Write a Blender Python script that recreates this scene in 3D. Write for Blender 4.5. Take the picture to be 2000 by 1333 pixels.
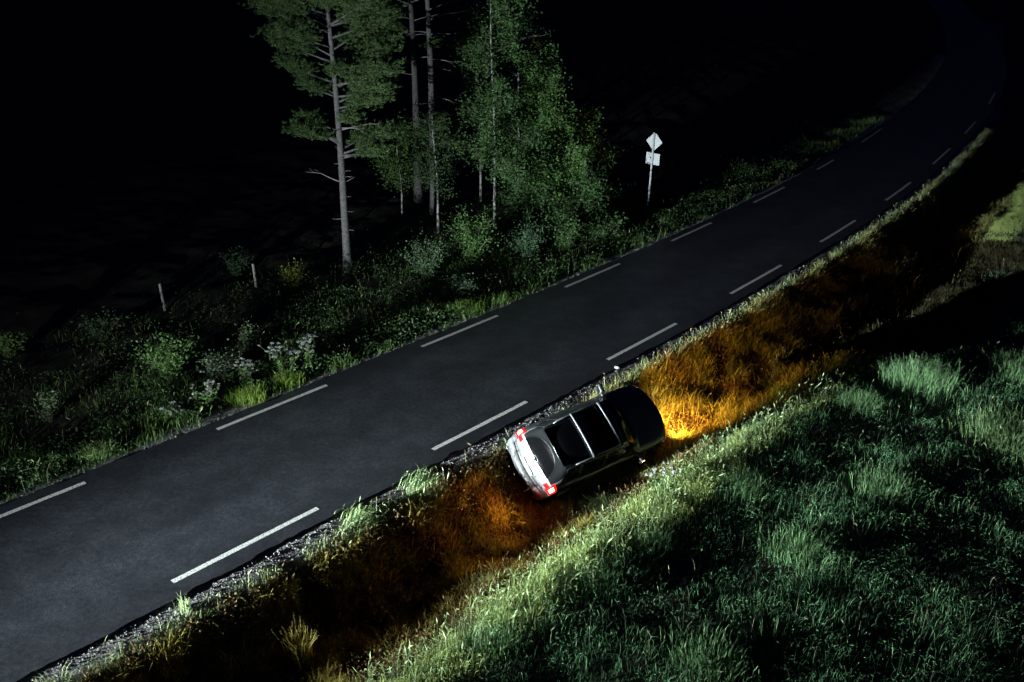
import bpy, bmesh, math, random
import numpy as np
from mathutils import Vector, Matrix
for _o in list(bpy.data.objects): bpy.data.objects.remove(_o, do_unlink=True)
sc=bpy.context.scene; COL=sc.collection; R=math.radians
random.seed(7); RNG=np.random.default_rng(7)
# ------------------------------------------------------------------ camera
cam=bpy.data.cameras.new('camera'); cam.sensor_width=36; cam.lens=36*1850/2000; cam.clip_end=2000; cam.clip_start=.1
co=bpy.data.objects.new('camera',cam); COL.objects.link(co); co.location=(0,0,12); co.rotation_euler=(R(90-23.3),0,0); sc.camera=co
# ------------------------------------------------------------------ night sky
w=bpy.data.worlds.new('World'); sc.world=w; w.use_nodes=True; nt=w.node_tree; nt.nodes.clear()
sky=nt.nodes.new('ShaderNodeTexSky'); sky.sky_type='NISHITA'; sky.sun_disc=False; sky.sun_elevation=R(-2); sky.sun_rotation=R(200); sky.ozone_density=6
bg=nt.nodes.new('ShaderNodeBackground'); bg.inputs['Strength'].default_value=.13
out=nt.nodes.new('ShaderNodeOutputWorld'); nt.links.new(sky.outputs[0],bg.inputs[0]); nt.links.new(bg.outputs[0],out.inputs[0])
# ------------------------------------------------------------------ floodlight of the rescue vehicle, standing on the road behind the car (left of the picture)
FLOOD_POS=(-16.2,9.2,1.35); FLOOD_AZ=R(57); FLOOD_W=345000
def flood():
    l=bpy.data.lights.new('vehicle_floodlight','SPOT'); l.energy=FLOOD_W; l.spot_size=R(170); l.spot_blend=1; l.shadow_soft_size=.09; l.color=(.88,1,.98)
    o=bpy.data.objects.new('vehicle_floodlight',l); COL.objects.link(o); o.location=FLOOD_POS
    o.rotation_euler=(R(90),0,-FLOOD_AZ)
    l.use_nodes=True; n=l.node_tree; em=n.nodes['Emission']; g=n.nodes.new('ShaderNodeNewGeometry')
    def m(op,*a):
        k=n.nodes.new('ShaderNodeMath'); k.operation=op
        for i,v in enumerate(a):
            if isinstance(v,(int,float)): k.inputs[i].default_value=v
            else: n.links.new(v,k.inputs[i])
        return k.outputs[0]
    def dot(v):
        k=n.nodes.new('ShaderNodeVectorMath'); k.operation='DOT_PRODUCT'; k.inputs[1].default_value=v; n.links.new(g.outputs['Incoming'],k.inputs[0]); return k.outputs['Value']
    ax=(math.sin(FLOOD_AZ),math.cos(FLOOD_AZ),0); bx=(math.cos(FLOOD_AZ),-math.sin(FLOOD_AZ),0)
    az=m('ARCTAN2',dot(bx),dot(ax)); e0=dot((0,0,1)); el=m('ADD',m('MULTIPLY',m('MAXIMUM',e0,0),1/.38),m('MULTIPLY',m('MINIMUM',e0,0),1/.066))
    def ga(x,s): q=m('DIVIDE',x,s); return m('EXPONENT',m('MULTIPLY',m('MULTIPLY',q,q),-.5))
    prof=m('ADD',m('MULTIPLY',ga(el,1),.96),m('MULTIPLY',ga(el,4),.04))
    azi=m('ADD',m('MULTIPLY',ga(az,R(16.5)),.96),m('MULTIPLY',ga(az,R(60)),.04))
    n.links.new(m('MULTIPLY',prof,azi),em.inputs['Strength'])
flood()
sc.view_settings.view_transform='Standard'; sc.view_settings.look='None'; sc.view_settings.exposure=0; sc.view_settings.gamma=1; sc.view_settings.use_curve_mapping=False
sc.render.engine='CYCLES'; sc.cycles.use_denoising=True; sc.cycles.use_light_tree=False; sc.cycles.max_bounces=6; sc.cycles.sample_clamp_indirect=4
# ---- road alignment and terrain height
R0=np.array([-6.84,15.6])                       # a point on the right edge line, s=0
AZ_S=np.array([-80,0,11,24,36,48,66,78,120,216,400]); AZ_A=np.radians(np.array([42.4,42.4,42,39.8,37.2,33.6,30.8,28.5,22,18,17]))
S_STEP=.5; S_ALL=np.arange(-80,330,S_STEP)
_az=np.interp(S_ALL,AZ_S,AZ_A)
_px=np.concatenate([[0],np.cumsum(np.sin(_az[:-1])*S_STEP)]); _py=np.concatenate([[0],np.cumsum(np.cos(_az[:-1])*S_STEP)])
_i0=int(80/S_STEP); LINE=np.stack([_px-_px[_i0]+R0[0],_py-_py[_i0]+R0[1]],1)
def so2xy(s,o):
    s=np.asarray(s,float); az=np.interp(s,S_ALL,_az)
    return np.interp(s,S_ALL,LINE[:,0])+o*np.cos(az), np.interp(s,S_ALL,LINE[:,1])-o*np.sin(az)
def xy2so(x,y):
    x=np.asarray(x,float).ravel(); y=np.asarray(y,float).ravel(); s=np.zeros(len(x)); o=np.zeros(len(x))
    for a in range(0,len(x),4000):
        dx=x[a:a+4000,None]-LINE[None,:,0]; dy=y[a:a+4000,None]-LINE[None,:,1]
        k=np.argmin(dx*dx+dy*dy,1); r=np.arange(len(k)); az=_az[k]
        s[a:a+4000]=S_ALL[k]+dx[r,k]*np.sin(az)+dy[r,k]*np.cos(az); o[a:a+4000]=dx[r,k]*np.cos(az)-dy[r,k]*np.sin(az)
    return s,o
def vnoise(x,y,seed=0):
    x=np.asarray(x,float); y=np.asarray(y,float); xi=np.floor(x).astype(np.int64); yi=np.floor(y).astype(np.int64); fx=x-xi; fy=y-yi
    def h(a,b):
        n=(a*374761393+b*668265263+seed*974634777)&0xffffffff; n=((n^(n>>13))*1274126177)&0xffffffff
        return ((n^(n>>16))&0xffff)/65535.
    u=fx*fx*(3-2*fx); v=fy*fy*(3-2*fy)
    return (h(xi,yi)*(1-u)+h(xi+1,yi)*u)*(1-v)+(h(xi,yi+1)*(1-u)+h(xi+1,yi+1)*u)*v
def fbm(x,y,seed=0,n=3): return sum(vnoise(x*2**k,y*2**k,seed+k)*.5**k for k in range(n))/sum(.5**k for k in range(n))
PO=np.array([-400,-60,-30,-14,-11,-9.5,-8.3,-7.2,-6.2,-5.6,-5.42,-5.40,.50,.52,.62,1.0,1.25,1.7,2.3,2.8,3.4,4.0,4.6,5.3,6.2,9,12,16,30,400])
PZ=np.array([1.5,1.2,.5,.15,0,-.25,-.55,-.45,-.2,-.09,-.07,-.06,-.05,-.04,-.05,-.12,-.24,-.64,-1.14,-1.30,-1.28,-1.02,-.70,-.42,-.34,-.32,-.40,-.75,-1.3,0])
def rut(s,o):
    # two wheel ruts torn through the shoulder where the car left the road
    s=np.asarray(s,float); r=0
    for s0,k in ((3.6,.17),(6.2,.26)): r=np.maximum(r,np.exp(-((o-.55-(s-s0)*k)/.11)**2)*np.clip((s-s0)/.5,0,1)*np.clip((8.6-s)/.6,0,1))
    return r
def zso(s,o,x,y):
    z=np.interp(o,PO,PZ); off=np.clip((np.abs(o+2.45)-3.1)/1.2,0,1)
    dit=np.exp(-((o-2.9)/.7)**2); z=z+dit*.28*np.clip((np.asarray(s)-10.5)/2,0,1)
    z=z-np.clip((o-3.6)/1.2,0,1)*np.clip((9-o)/2,0,1)*.55*np.exp(-((np.asarray(s)-29.2)/7.6)**4)
    z=z+off*((fbm(x/2.3,y/2.3,3)-.5)*np.where((o>1.3)&(o<4.3),.42,np.where(o>4.3,.17,.30))+(fbm(x/.6,y/.6,9,2)-.5)*np.where((o>1.3)&(o<4.6),.22,.10))
    z=z-.07*rut(s,o)*(o>.52)
    z=z+np.clip((np.abs(o)-25)/60,0,1)*(fbm(x/18,y/18,5)-.4)*2.5
    return z
def ground_z(x,y):
    x=np.atleast_1d(np.asarray(x,float)); y=np.atleast_1d(np.asarray(y,float)); s,o=xy2so(x,y); return zso(s,o,x,y)

# ------------------------------------------------------------------ helpers
def props(o,label=None,cat=None,group=None,kind=None):
    for k,v in (('label',label),('category',cat),('group',group),('kind',kind)):
        if v: o[k]=v
    return o
def link(o,parent=None):
    COL.objects.link(o)
    if parent is not None: o.parent=parent
    return o
def empty(name,loc=(0,0,0),rot=(0,0,0),**k):
    o=bpy.data.objects.new(name,None); o.empty_display_size=.2; link(o); o.location=loc; o.rotation_euler=rot; return props(o,**k)
def tris(name,V,F,mat,parent=None,tint=None,smooth=False,**k):
    """one mesh object from numpy vertices and equal-sized faces"""
    V=np.asarray(V,np.float32).reshape(-1,3); F=np.asarray(F,np.int32); n=F.shape[1]; me=bpy.data.meshes.new(name)
    me.vertices.add(len(V)); me.vertices.foreach_set('co',V.ravel()); me.loops.add(F.size); me.loops.foreach_set('vertex_index',F.ravel())
    me.polygons.add(len(F)); me.polygons.foreach_set('loop_start',np.arange(0,F.size,n,dtype=np.int32))
    me.polygons.foreach_set('use_smooth',np.full(len(F),bool(smooth)))
    me.update(calc_edges=True); me.validate()
    if tint is not None:
        a=me.color_attributes.new('tint','FLOAT_COLOR','POINT'); c=np.ones((len(V),4),np.float32); c[:,:3]=tint; a.data.foreach_set('color',c.ravel())
    if mat: me.materials.append(mat)
    o=bpy.data.objects.new(name,me); link(o,parent); return props(o,**k)
def frompy(name,V,F,mat,parent=None,smooth=False,**k):
    me=bpy.data.meshes.new(name); me.from_pydata([tuple(v) for v in V],[],[tuple(f) for f in F]); me.update()
    for p in me.polygons: p.use_smooth=bool(smooth)
    if mat: me.materials.append(mat)
    o=bpy.data.objects.new(name,me); link(o,parent); return props(o,**k)
def frombm(name,bm,mat,parent=None,smooth=False,**k):
    me=bpy.data.meshes.new(name); bmesh.ops.recalc_face_normals(bm,faces=bm.faces); bm.to_mesh(me); bm.free()
    for p in me.polygons: p.use_smooth=bool(smooth)
    if mat: me.materials.append(mat)
    o=bpy.data.objects.new(name,me); link(o,parent); return props(o,**k)
class Acc:
    """collects pieces that become one mesh"""
    def __init__(s): s.V=[]; s.F=[]; s.T=[]; s.n=0
    def add(s,V,F,T=None):
        V=np.asarray(V,float).reshape(-1,3); s.V.append(V); s.F.append(np.asarray(F,int)+s.n); s.n+=len(V)
        if T is not None: s.T.append(np.broadcast_to(np.asarray(T,float),(len(V),3)))
    def build(s,name,mat,parent=None,**k):
        return tris(name,np.concatenate(s.V),np.concatenate(s.F),mat,parent,np.concatenate(s.T) if s.T else None,**k)
def tube(pts,rad,sides=6):
    """tapered tube as quads-split triangles"""
    pts=np.asarray(pts,float); n=len(pts); rad=np.broadcast_to(np.asarray(rad,float),(n,)); d=np.gradient(pts,axis=0); d/=np.linalg.norm(d,axis=1)[:,None]+1e-9
    up=np.where(np.abs(d[:,2:3])>.9,[[1.,0,0]],[[0,0,1.]]); a=np.cross(d,up); a/=np.linalg.norm(a,axis=1)[:,None]+1e-9; b=np.cross(d,a)
    t=np.arange(sides)*2*math.pi/sides; V=pts[:,None]+rad[:,None,None]*(np.cos(t)[None,:,None]*a[:,None]+np.sin(t)[None,:,None]*b[:,None])
    F=[]
    for i in range(n-1):
        for j in range(sides):
            p,q=i*sides+j,i*sides+(j+1)%sides; F+=[(p,q,q+sides),(p,q+sides,p+sides)]
    c=len(V.reshape(-1,3)); V=np.concatenate([V.reshape(-1,3),pts[-1:],pts[:1]])
    for j in range(sides): F+=[((n-1)*sides+j,(n-1)*sides+(j+1)%sides,c),((j+1)%sides,j,c+1)]
    return V,np.array(F)
def blades(x,y,z,h,wd,ang,lean,tint):
    """bent grass blades, three triangles each"""
    n=len(x); P=np.stack([x,y,z],1); L=np.stack([np.cos(ang),np.sin(ang),0*ang],1); f=RNG.uniform(0,2*math.pi,n); S=np.stack([np.cos(f),np.sin(f),0*f],1)*wd[:,None]*.5
    Z=np.array([0,0,1.]); hh=h[:,None]; l=lean[:,None]
    mid=P+Z*hh*.6*(1-.1*l)+L*hh*l*.3; tip=P+Z*hh*np.maximum(.25,1-.45*l*l)+L*hh*l*.95
    V=np.stack([P-S,P+S,mid-S*.8,mid+S*.8,tip],1).reshape(-1,3); k=np.arange(n)[:,None]*5
    F=np.stack([k+[[0,1,3]],k+[[0,3,2]],k+[[2,3,4]]],1).reshape(-1,3)
    T=np.repeat(tint,5,0) if tint.ndim==2 else tint
    return V,F,T
def leaves(P,size,tint,wid=.32):
    """folded leaf diamonds, two triangles each"""
    n=len(P); a=RNG.normal(size=(n,3)); a[:,2]*=.7; a/=np.linalg.norm(a,axis=1)[:,None]; b=RNG.normal(size=(n,3)); b-=a*(a*b).sum(1)[:,None]; b/=np.linalg.norm(b,axis=1)[:,None]
    c=np.cross(a,b); s=np.broadcast_to(np.asarray(size,float),(n,))[:,None]
    V=np.stack([P-a*s*.5,P+b*s*wid+c*s*.08,P+a*s*.55,P-b*s*wid+c*s*.08],1).reshape(-1,3); k=np.arange(n)[:,None]*4
    F=np.stack([k+[[0,1,2]],k+[[0,2,3]]],1).reshape(-1,3); return V,F,np.repeat(tint,4,0)
def mixtint(n,a,b,var=.25):
    t=RNG.random((n,1)); c=np.array(a)*(1-t)+np.array(b)*t; return c*(1+var*(RNG.random((n,1))*2-1))
# ------------------------------------------------------------------ materials
def nodes(name):
    m=bpy.data.materials.new(name); m.use_nodes=True; n=m.node_tree; return m,n,n.nodes['Principled BSDF']
def pm(name,col,rough=.6,metal=0,coat=0,spec=.5,noise=0,scale=8,bump=0,bscale=40,emit=None,estr=0):
    m,n,b=nodes(name); b.inputs['Roughness'].default_value=rough; b.inputs['Metallic'].default_value=metal; b.inputs['Coat Weight'].default_value=coat; b.inputs['Specular IOR Level'].default_value=spec
    b.inputs['Coat Roughness'].default_value=.06
    b.inputs['Base Color'].default_value=(*col,1)
    tc=n.nodes.new('ShaderNodeTexCoord')
    if noise:
        t=n.nodes.new('ShaderNodeTexNoise'); t.inputs['Scale'].default_value=scale; t.inputs['Detail'].default_value=6; n.links.new(tc.outputs['Object'],t.inputs['Vector'])
        r=n.nodes.new('ShaderNodeValToRGB'); r.color_ramp.elements[0].position=.3; r.color_ramp.elements[1].position=.72
        r.color_ramp.elements[0].color=(*[c*(1-noise) for c in col],1); r.color_ramp.elements[1].color=(*[min(1,c*(1+noise)) for c in col],1)
        n.links.new(t.outputs['Fac'],r.inputs[0]); n.links.new(r.outputs[0],b.inputs['Base Color'])
    if bump:
        t=n.nodes.new('ShaderNodeTexNoise'); t.inputs['Scale'].default_value=bscale; t.inputs['Detail'].default_value=4; n.links.new(tc.outputs['Object'],t.inputs['Vector'])
        k=n.nodes.new('ShaderNodeBump'); k.inputs['Strength'].default_value=bump; k.inputs['Distance'].default_value=.02; n.links.new(t.outputs['Fac'],k.inputs['Height']); n.links.new(k.outputs[0],b.inputs['Normal'])
    if emit: b.inputs['Emission Color'].default_value=(*emit,1); b.inputs['Emission Strength'].default_value=estr
    return m
def leafmat(name,trans=.35,rough=.6):
    m=bpy.data.materials.new(name); m.use_nodes=True; n=m.node_tree; n.nodes.clear()
    a=n.nodes.new('ShaderNodeVertexColor'); a.layer_name='tint'; d=n.nodes.new('ShaderNodeBsdfPrincipled'); d.inputs['Roughness'].default_value=rough; d.inputs['Specular IOR Level'].default_value=.08
    t=n.nodes.new('ShaderNodeBsdfTranslucent'); x=n.nodes.new('ShaderNodeMixShader'); x.inputs[0].default_value=trans; o=n.nodes.new('ShaderNodeOutputMaterial')
    n.links.new(a.outputs[0],d.inputs['Base Color']); n.links.new(a.outputs[0],t.inputs['Color']); n.links.new(d.outputs[0],x.inputs[1]); n.links.new(t.outputs[0],x.inputs[2]); n.links.new(x.outputs[0],o.inputs[0]); return m
M={}
M['grass']=leafmat('grass_blades'); M['leaf']=leafmat('leaves',.3,.5); M['needle']=leafmat('pine_needles',.15,.6); M['flower']=leafmat('flower_heads',.3,.8)
M['pine_bark']=pm('pine_bark',(.10,.095,.10),.9,noise=.5,scale=14,bump=.9,bscale=22); M['dead_wood']=pm('dead_wood',(.22,.20,.19),.9,noise=.3,scale=20)
M['stem']=pm('plant_stem',(.06,.07,.03),.8); M['twig']=pm('shrub_stem',(.09,.075,.055),.85)
M['stone']=pm('gravel_stone',(.16,.157,.16),.95,spec=.05,noise=.4,scale=3)
M['galv']=pm('galvanised_steel',(.30,.32,.35),.6,0,noise=.15,scale=30); M['alu']=pm('sign_back_aluminium',(.30,.325,.37),.6,0,noise=.15,scale=25)
M['post']=pm('weathered_post_wood',(.24,.23,.23),.9,noise=.35,scale=18,bump=.5)
def birchbark():
    m,n,b=nodes('birch_bark'); tc=n.nodes.new('ShaderNodeTexCoord'); mp=n.nodes.new('ShaderNodeMapping'); mp.inputs['Scale'].default_value=(5,5,2.2); t=n.nodes.new('ShaderNodeTexNoise'); t.inputs['Scale'].default_value=2.2; t.inputs['Detail'].default_value=5
    r=n.nodes.new('ShaderNodeValToRGB'); r.color_ramp.elements[0].position=.44; r.color_ramp.elements[1].position=.55; r.color_ramp.elements[0].color=(.03,.028,.026,1); r.color_ramp.elements[1].color=(.30,.30,.29,1)
    n.links.new(tc.outputs['Object'],mp.inputs[0]); n.links.new(mp.outputs[0],t.inputs[0]); n.links.new(t.outputs['Fac'],r.inputs[0]); n.links.new(r.outputs[0],b.inputs['Base Color']); b.inputs['Roughness'].default_value=.8; return m
M['birch_bark']=birchbark()
def groundmat():
    m,n,b=nodes('soil_and_gravel'); b.inputs['Roughness'].default_value=.95; tc=n.nodes.new('ShaderNodeTexCoord')
    def noise(s,d=6): t=n.nodes.new('ShaderNodeTexNoise'); t.inputs['Scale'].default_value=s; t.inputs['Detail'].default_value=d; n.links.new(tc.outputs['Object'],t.inputs[0]); return t.outputs['Fac']
    def ramp(x,a,c,p=.35,q=.68): r=n.nodes.new('ShaderNodeValToRGB'); r.color_ramp.elements[0].position=p; r.color_ramp.elements[1].position=q; r.color_ramp.elements[0].color=(*a,1); r.color_ramp.elements[1].color=(*c,1); n.links.new(x,r.inputs[0]); return r.outputs[0]
    soil=ramp(noise(2.2),(.018,.014,.010),(.045,.038,.024)); v=n.nodes.new('ShaderNodeTexVoronoi'); v.inputs['Scale'].default_value=38; n.links.new(tc.outputs['Object'],v.inputs[0])
    gr=ramp(v.outputs['Distance'],(.36,.35,.36),(.14,.135,.14),.1,.6)
    a=n.nodes.new('ShaderNodeVertexColor'); a.layer_name='tint'; s=n.nodes.new('ShaderNodeSeparateColor'); n.links.new(a.outputs[0],s.inputs[0])
    k=n.nodes.new('ShaderNodeMath'); k.operation='MULTIPLY_ADD'; n.links.new(noise(5),k.inputs[0]); k.inputs[1].default_value=1.6; k.inputs[2].default_value=-1.3
    k2=n.nodes.new('ShaderNodeMath'); k2.operation='MULTIPLY_ADD'; k2.use_clamp=True; n.links.new(s.outputs[0],k2.inputs[0]); k2.inputs[1].default_value=1.6; n.links.new(k.outputs[0],k2.inputs[2])
    x=n.nodes.new('ShaderNodeMix'); x.data_type='RGBA'; n.links.new(k2.outputs[0],x.inputs[0]); n.links.new(soil,x.inputs[6]); n.links.new(gr,x.inputs[7]); n.links.new(x.outputs[2],b.inputs['Base Color'])
    bp=n.nodes.new('ShaderNodeBump'); bp.inputs['Strength'].default_value=.7; bp.inputs['Distance'].default_value=.03; n.links.new(noise(24),bp.inputs['Height']); n.links.new(bp.outputs[0],b.inputs['Normal']); return m
def asphalt():
    m,n,b=nodes('asphalt'); tc=n.nodes.new('ShaderNodeTexCoord')
    def noise(s,d=6): t=n.nodes.new('ShaderNodeTexNoise'); t.inputs['Scale'].default_value=s; t.inputs['Detail'].default_value=d; n.links.new(tc.outputs['Object'],t.inputs[0]); return t.outputs['Fac']
    def ramp(x,a,c,p=.35,q=.68): r=n.nodes.new('ShaderNodeValToRGB'); r.color_ramp.elements[0].position=p; r.color_ramp.elements[1].position=q; r.color_ramp.elements[0].color=(*a,1); r.color_ramp.elements[1].color=(*c,1); n.links.new(x,r.inputs[0]); return r.outputs[0]
    big=ramp(noise(.5),(.0185,.0215,.029),(.028,.032,.0415)); fine=ramp(noise(32,4),(.35,.35,.36),(1.75,1.72,1.68),.32,.68); mid=ramp(noise(9,5),(.62,.62,.64),(1.36,1.35,1.32),.32,.68); stain=ramp(noise(1.6,3),(.80,.80,.82),(1.14,1.13,1.12),.42,.6)
    lat=n.nodes.new('ShaderNodeVertexColor'); lat.layer_name='tint'; sp=n.nodes.new('ShaderNodeSeparateColor'); n.links.new(lat.outputs[0],sp.inputs[0]); tr=n.nodes.new('ShaderNodeValToRGB'); n.links.new(sp.outputs[0],tr.inputs[0]); cr_=tr.color_ramp
    cr_.elements[0].position=0; cr_.elements[0].color=(.62,.62,.64,1); cr_.elements[1].position=1; cr_.elements[1].color=(.66,.66,.68,1)
    for p_,v_ in ((.10,.72),(.22,1.05),(.32,1.12),(.42,.88),(.56,.86),(.66,1.14),(.78,1.10),(.90,.8)): e_=cr_.elements.new(p_); e_.color=(v_,v_,v_*.99,1)
    def mul(a,c):
        x=n.nodes.new('ShaderNodeMix'); x.data_type='RGBA'; x.blend_type='MULTIPLY'; x.inputs[0].default_value=1; n.links.new(a,x.inputs[6]); n.links.new(c,x.inputs[7]); return x
    x=mul(mul(mul(mul(big,mid).outputs[2],stain).outputs[2],tr.outputs[0]).outputs[2],fine)
    n.links.new(x.outputs[2],b.inputs['Base Color']); b.inputs['Roughness'].default_value=.5; b.inputs['Specular IOR Level'].default_value=.5
    bp=n.nodes.new('ShaderNodeBump'); bp.inputs['Strength'].default_value=.25; bp.inputs['Distance'].default_value=.006; n.links.new(noise(70,2),bp.inputs['Height']); n.links.new(bp.outputs[0],b.inputs['Normal']); return m
def paint():
    m,n,b=nodes('worn_white_road_paint'); tc=n.nodes.new('ShaderNodeTexCoord'); t=n.nodes.new('ShaderNodeTexNoise'); t.inputs['Scale'].default_value=26; t.inputs['Detail'].default_value=8; n.links.new(tc.outputs['Object'],t.inputs[0])
    r=n.nodes.new('ShaderNodeValToRGB'); r.color_ramp.elements[0].position=.30; r.color_ramp.elements[1].position=.55; r.color_ramp.elements[0].color=(.12,.12,.12,1); r.color_ramp.elements[1].color=(.62,.62,.62,1)
    n.links.new(t.outputs['Fac'],r.inputs[0]); n.links.new(r.outputs[0],b.inputs['Base Color']); b.inputs['Roughness'].default_value=.7; return m
M['ground']=groundmat(); M['asphalt']=asphalt(); M['paint']=paint()
# ------------------------------------------------------------------ ground, road and its markings
def axis(a,b,fine,lo,hi):
    v=list(np.arange(a,b,fine)); st=fine; x=a
    while x>lo: st*=1.12; x-=st; v.insert(0,x)
    x=v[-1]; st=fine
    while x<hi: st*=1.12; x+=st; v.append(x)
    return np.array(v)
gx=axis(-19,27,.16,-500,600); gy=axis(9,50,.16,-60,800); GX,GY=np.meshgrid(gx,gy); gs,go=xy2so(GX,GY); gz=zso(gs,go,GX.ravel(),GY.ravel())
ny,nx=GX.shape; i=np.arange((ny-1)*(nx-1)); r_=i//(nx-1); c_=i%(nx-1); k=r_*nx+c_
grav=np.where(go>-2.4,np.interp(go,[.4,.5,1.05,1.35],[1,1,.75,0]),np.interp(go,[-6.3,-5.9,-5.4],[0,.75,1]))
grav=grav*(1-rut(gs,go))
tris('ground',np.stack([GX.ravel(),GY.ravel(),gz],1),np.stack([k,k+1,k+nx+1,k+nx],1),M['ground'],None,np.stack([grav]*3,1),smooth=True,kind='structure')
def strip(s0,s1,o0,o1,z,step=.5,edge=0,depth=0):
    s=np.arange(s0,s1+step*.5,step); rag=edge*(fbm(s*1.7,s*0,11)-.5),edge*(fbm(s*1.7,s*0,21)-.5)
    a=np.stack([*so2xy(s,o0+rag[0]),0*s+z],1); b=np.stack([*so2xy(s,o1+rag[1]),0*s+z],1); n=len(s); V=[a,b]; i=np.arange(n-1)
    F=[np.stack([i,i+n,i+n+1,i+1],1)]
    if depth:
        V+=[a-[0,0,depth],b-[0,0,depth]]; F+=[np.stack([i,i+1,i+1+2*n,i+2*n],1),np.stack([i+n,i+3*n,i+3*n+1,i+n+1],1)]
        F+=[np.array([[0,2*n,3*n,n],[n-1,2*n-1,4*n-1,3*n-1]])]
    return np.concatenate(V),np.concatenate(F)
def roadmesh():
    s=np.arange(-60,250,.15); n=len(s); nc=13; V=[]; T=[]; i=np.arange(n-1)
    for c in range(nc):
        f=c/(nc-1); e=(.16*(fbm(s*2.3,s*0,11)-.5)+.05*(fbm(s*9,s*0,12)-.5)) if c in(0,nc-1) else 0*s; e=e*(1 if c==0 else -1)
        V.append(np.stack([*so2xy(s,-5.40+5.9*f+e),0*s],1)); T.append(np.full((n,3),f))
    for c in (0,nc-1): V.append(V[c]-[0,0,.12]); T.append(T[c])
    F=[np.stack([c*n+i,(c+1)*n+i,(c+1)*n+i+1,c*n+i+1],1) for c in range(nc-1)]
    F+=[np.stack([i,i+1,nc*n+i+1,nc*n+i],1),np.stack([(nc-1)*n+i,(nc+1)*n+i,(nc+1)*n+i+1,(nc-1)*n+i+1],1)]
    return np.concatenate(V),np.concatenate(F),np.concatenate(T)
V_,F_,T_=roadmesh(); road=tris('road',V_,F_,M['asphalt'],None,T_,kind='structure')
# dashes of the broken edge lines: (start, end) along the road, in metres
DR=[(-7.7,-4.1),(0,3.58),(7.19,10.85),(14.57,18.37),(22.2,26.3),(30.3,34.4),(38.9,43.35),(48.5,53.6),(59.1,64.3),(72.5,79.7)]
DL=[(-10.6,-6.9),(-3.3,.0),(3.55,7.25),(10.9,14.6),(18.3,21.9),(25.9,29.6),(34.0,37.9),(42.9,46.0),(52.0,57.5)]
for j,(D,o) in enumerate(((DR,0),(DL,-4.98))):
    for a,b in D:
        if j==1: a+=.55; b+=.55
        tris('edge_marking',*strip(a,b,o-.065,o+.065,.004,.3,.012),M['paint'],road)
# loose stones on both gravel shoulders
def stones(n,gen,smin,smax):
    s,o=gen(n); q_=RNG.random(n)>rut(s,o)*.95; s,o=s[q_],o[q_]; n=len(s); x,y=so2xy(s,o); z=zso(s,o,x,y); sz=smin+(smax-smin)*RNG.random(n)**3; B=np.array([[1,0,0],[-1,0,0],[0,1,0],[0,-1,0],[0,0,1],[0,0,-.6]])
    V=B[None]*(sz[:,None,None]*RNG.uniform(.5,1.2,(n,6,1))); t=RNG.uniform(0,6.28,n); c,s_=np.cos(t)[:,None],np.sin(t)[:,None]
    V=np.stack([V[...,0]*c-V[...,1]*s_,V[...,0]*s_+V[...,1]*c,V[...,2]*.7],-1)+np.stack([x,y,z+sz*.2],1)[:,None]
    T=np.array([(0,2,4),(2,1,4),(1,3,4),(3,0,4),(2,0,5),(1,2,5),(3,1,5),(0,3,5)]); return V.reshape(-1,3),(np.arange(n)[:,None,None]*6+T).reshape(-1,3)
tris('gravel',*stones(9000,lambda n:(RNG.uniform(-6,34,n),.56+RNG.gamma(1.9,.17,n)),.006,.032),M['stone'],label='loose grey stones along the ditch side of the road',cat='gravel',kind='stuff')
tris('gravel',*stones(2600,lambda n:(RNG.uniform(-6,34,n),-5.46-RNG.gamma(1.7,.13,n)),.008,.035),M['stone'],label='loose grey stones along the forest side of the road',cat='gravel',kind='stuff')
# ------------------------------------------------------------------ grass and undergrowth that nobody could count
FPX,TH=1850,R(23.3)
def inview(x,y,z=0,mx=.16,my=.14):
    d=y*math.cos(TH)-(z-12)*math.sin(TH); up=y*math.sin(TH)+(z-12)*math.cos(TH); u=FPX*x/d/1000; v=FPX*up/d/666.5
    return (np.abs(u)<1+mx)&(np.abs(v)<1+my)
def patch(n,s0,s1,o0,o1,dens=None):
    s=RNG.uniform(s0,s1,n); o=RNG.uniform(o0,o1,n); x,y=so2xy(s,o); k=inview(x,y)
    s,o,x,y=s[k],o[k],x[k],y[k]
    if dens is not None: k=RNG.random(len(x))<dens(s,o,x,y); s,o,x,y=s[k],o[k],x[k],y[k]
    return s,o,x,y,zso(s,o,x,y)
CARXY=np.array([1.9,22.4])
def notcar(x,y):
    dx,dy=x-1.85,y-22.0; a=R(53.6); f=dx*math.sin(a)+dy*math.cos(a); r=dx*math.cos(a)-dy*math.sin(a); return ~((np.abs(f)<2.25)&(r>-1.0)&(r<1.15))
def grass(acc,P,h,wd,lean,ca,cb,var=.3,windang=None):
    s,o,x,y,z=P; n=len(x); ang=fbm(x/.8,y/.8,31)*12+RNG.normal(0,1.4,n) if windang is None else windang+RNG.normal(0,.8,n)
    acc.add(*blades(x,y,z-.02,h,wd,ang,lean,mixtint(n,ca,cb,var)))
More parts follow.
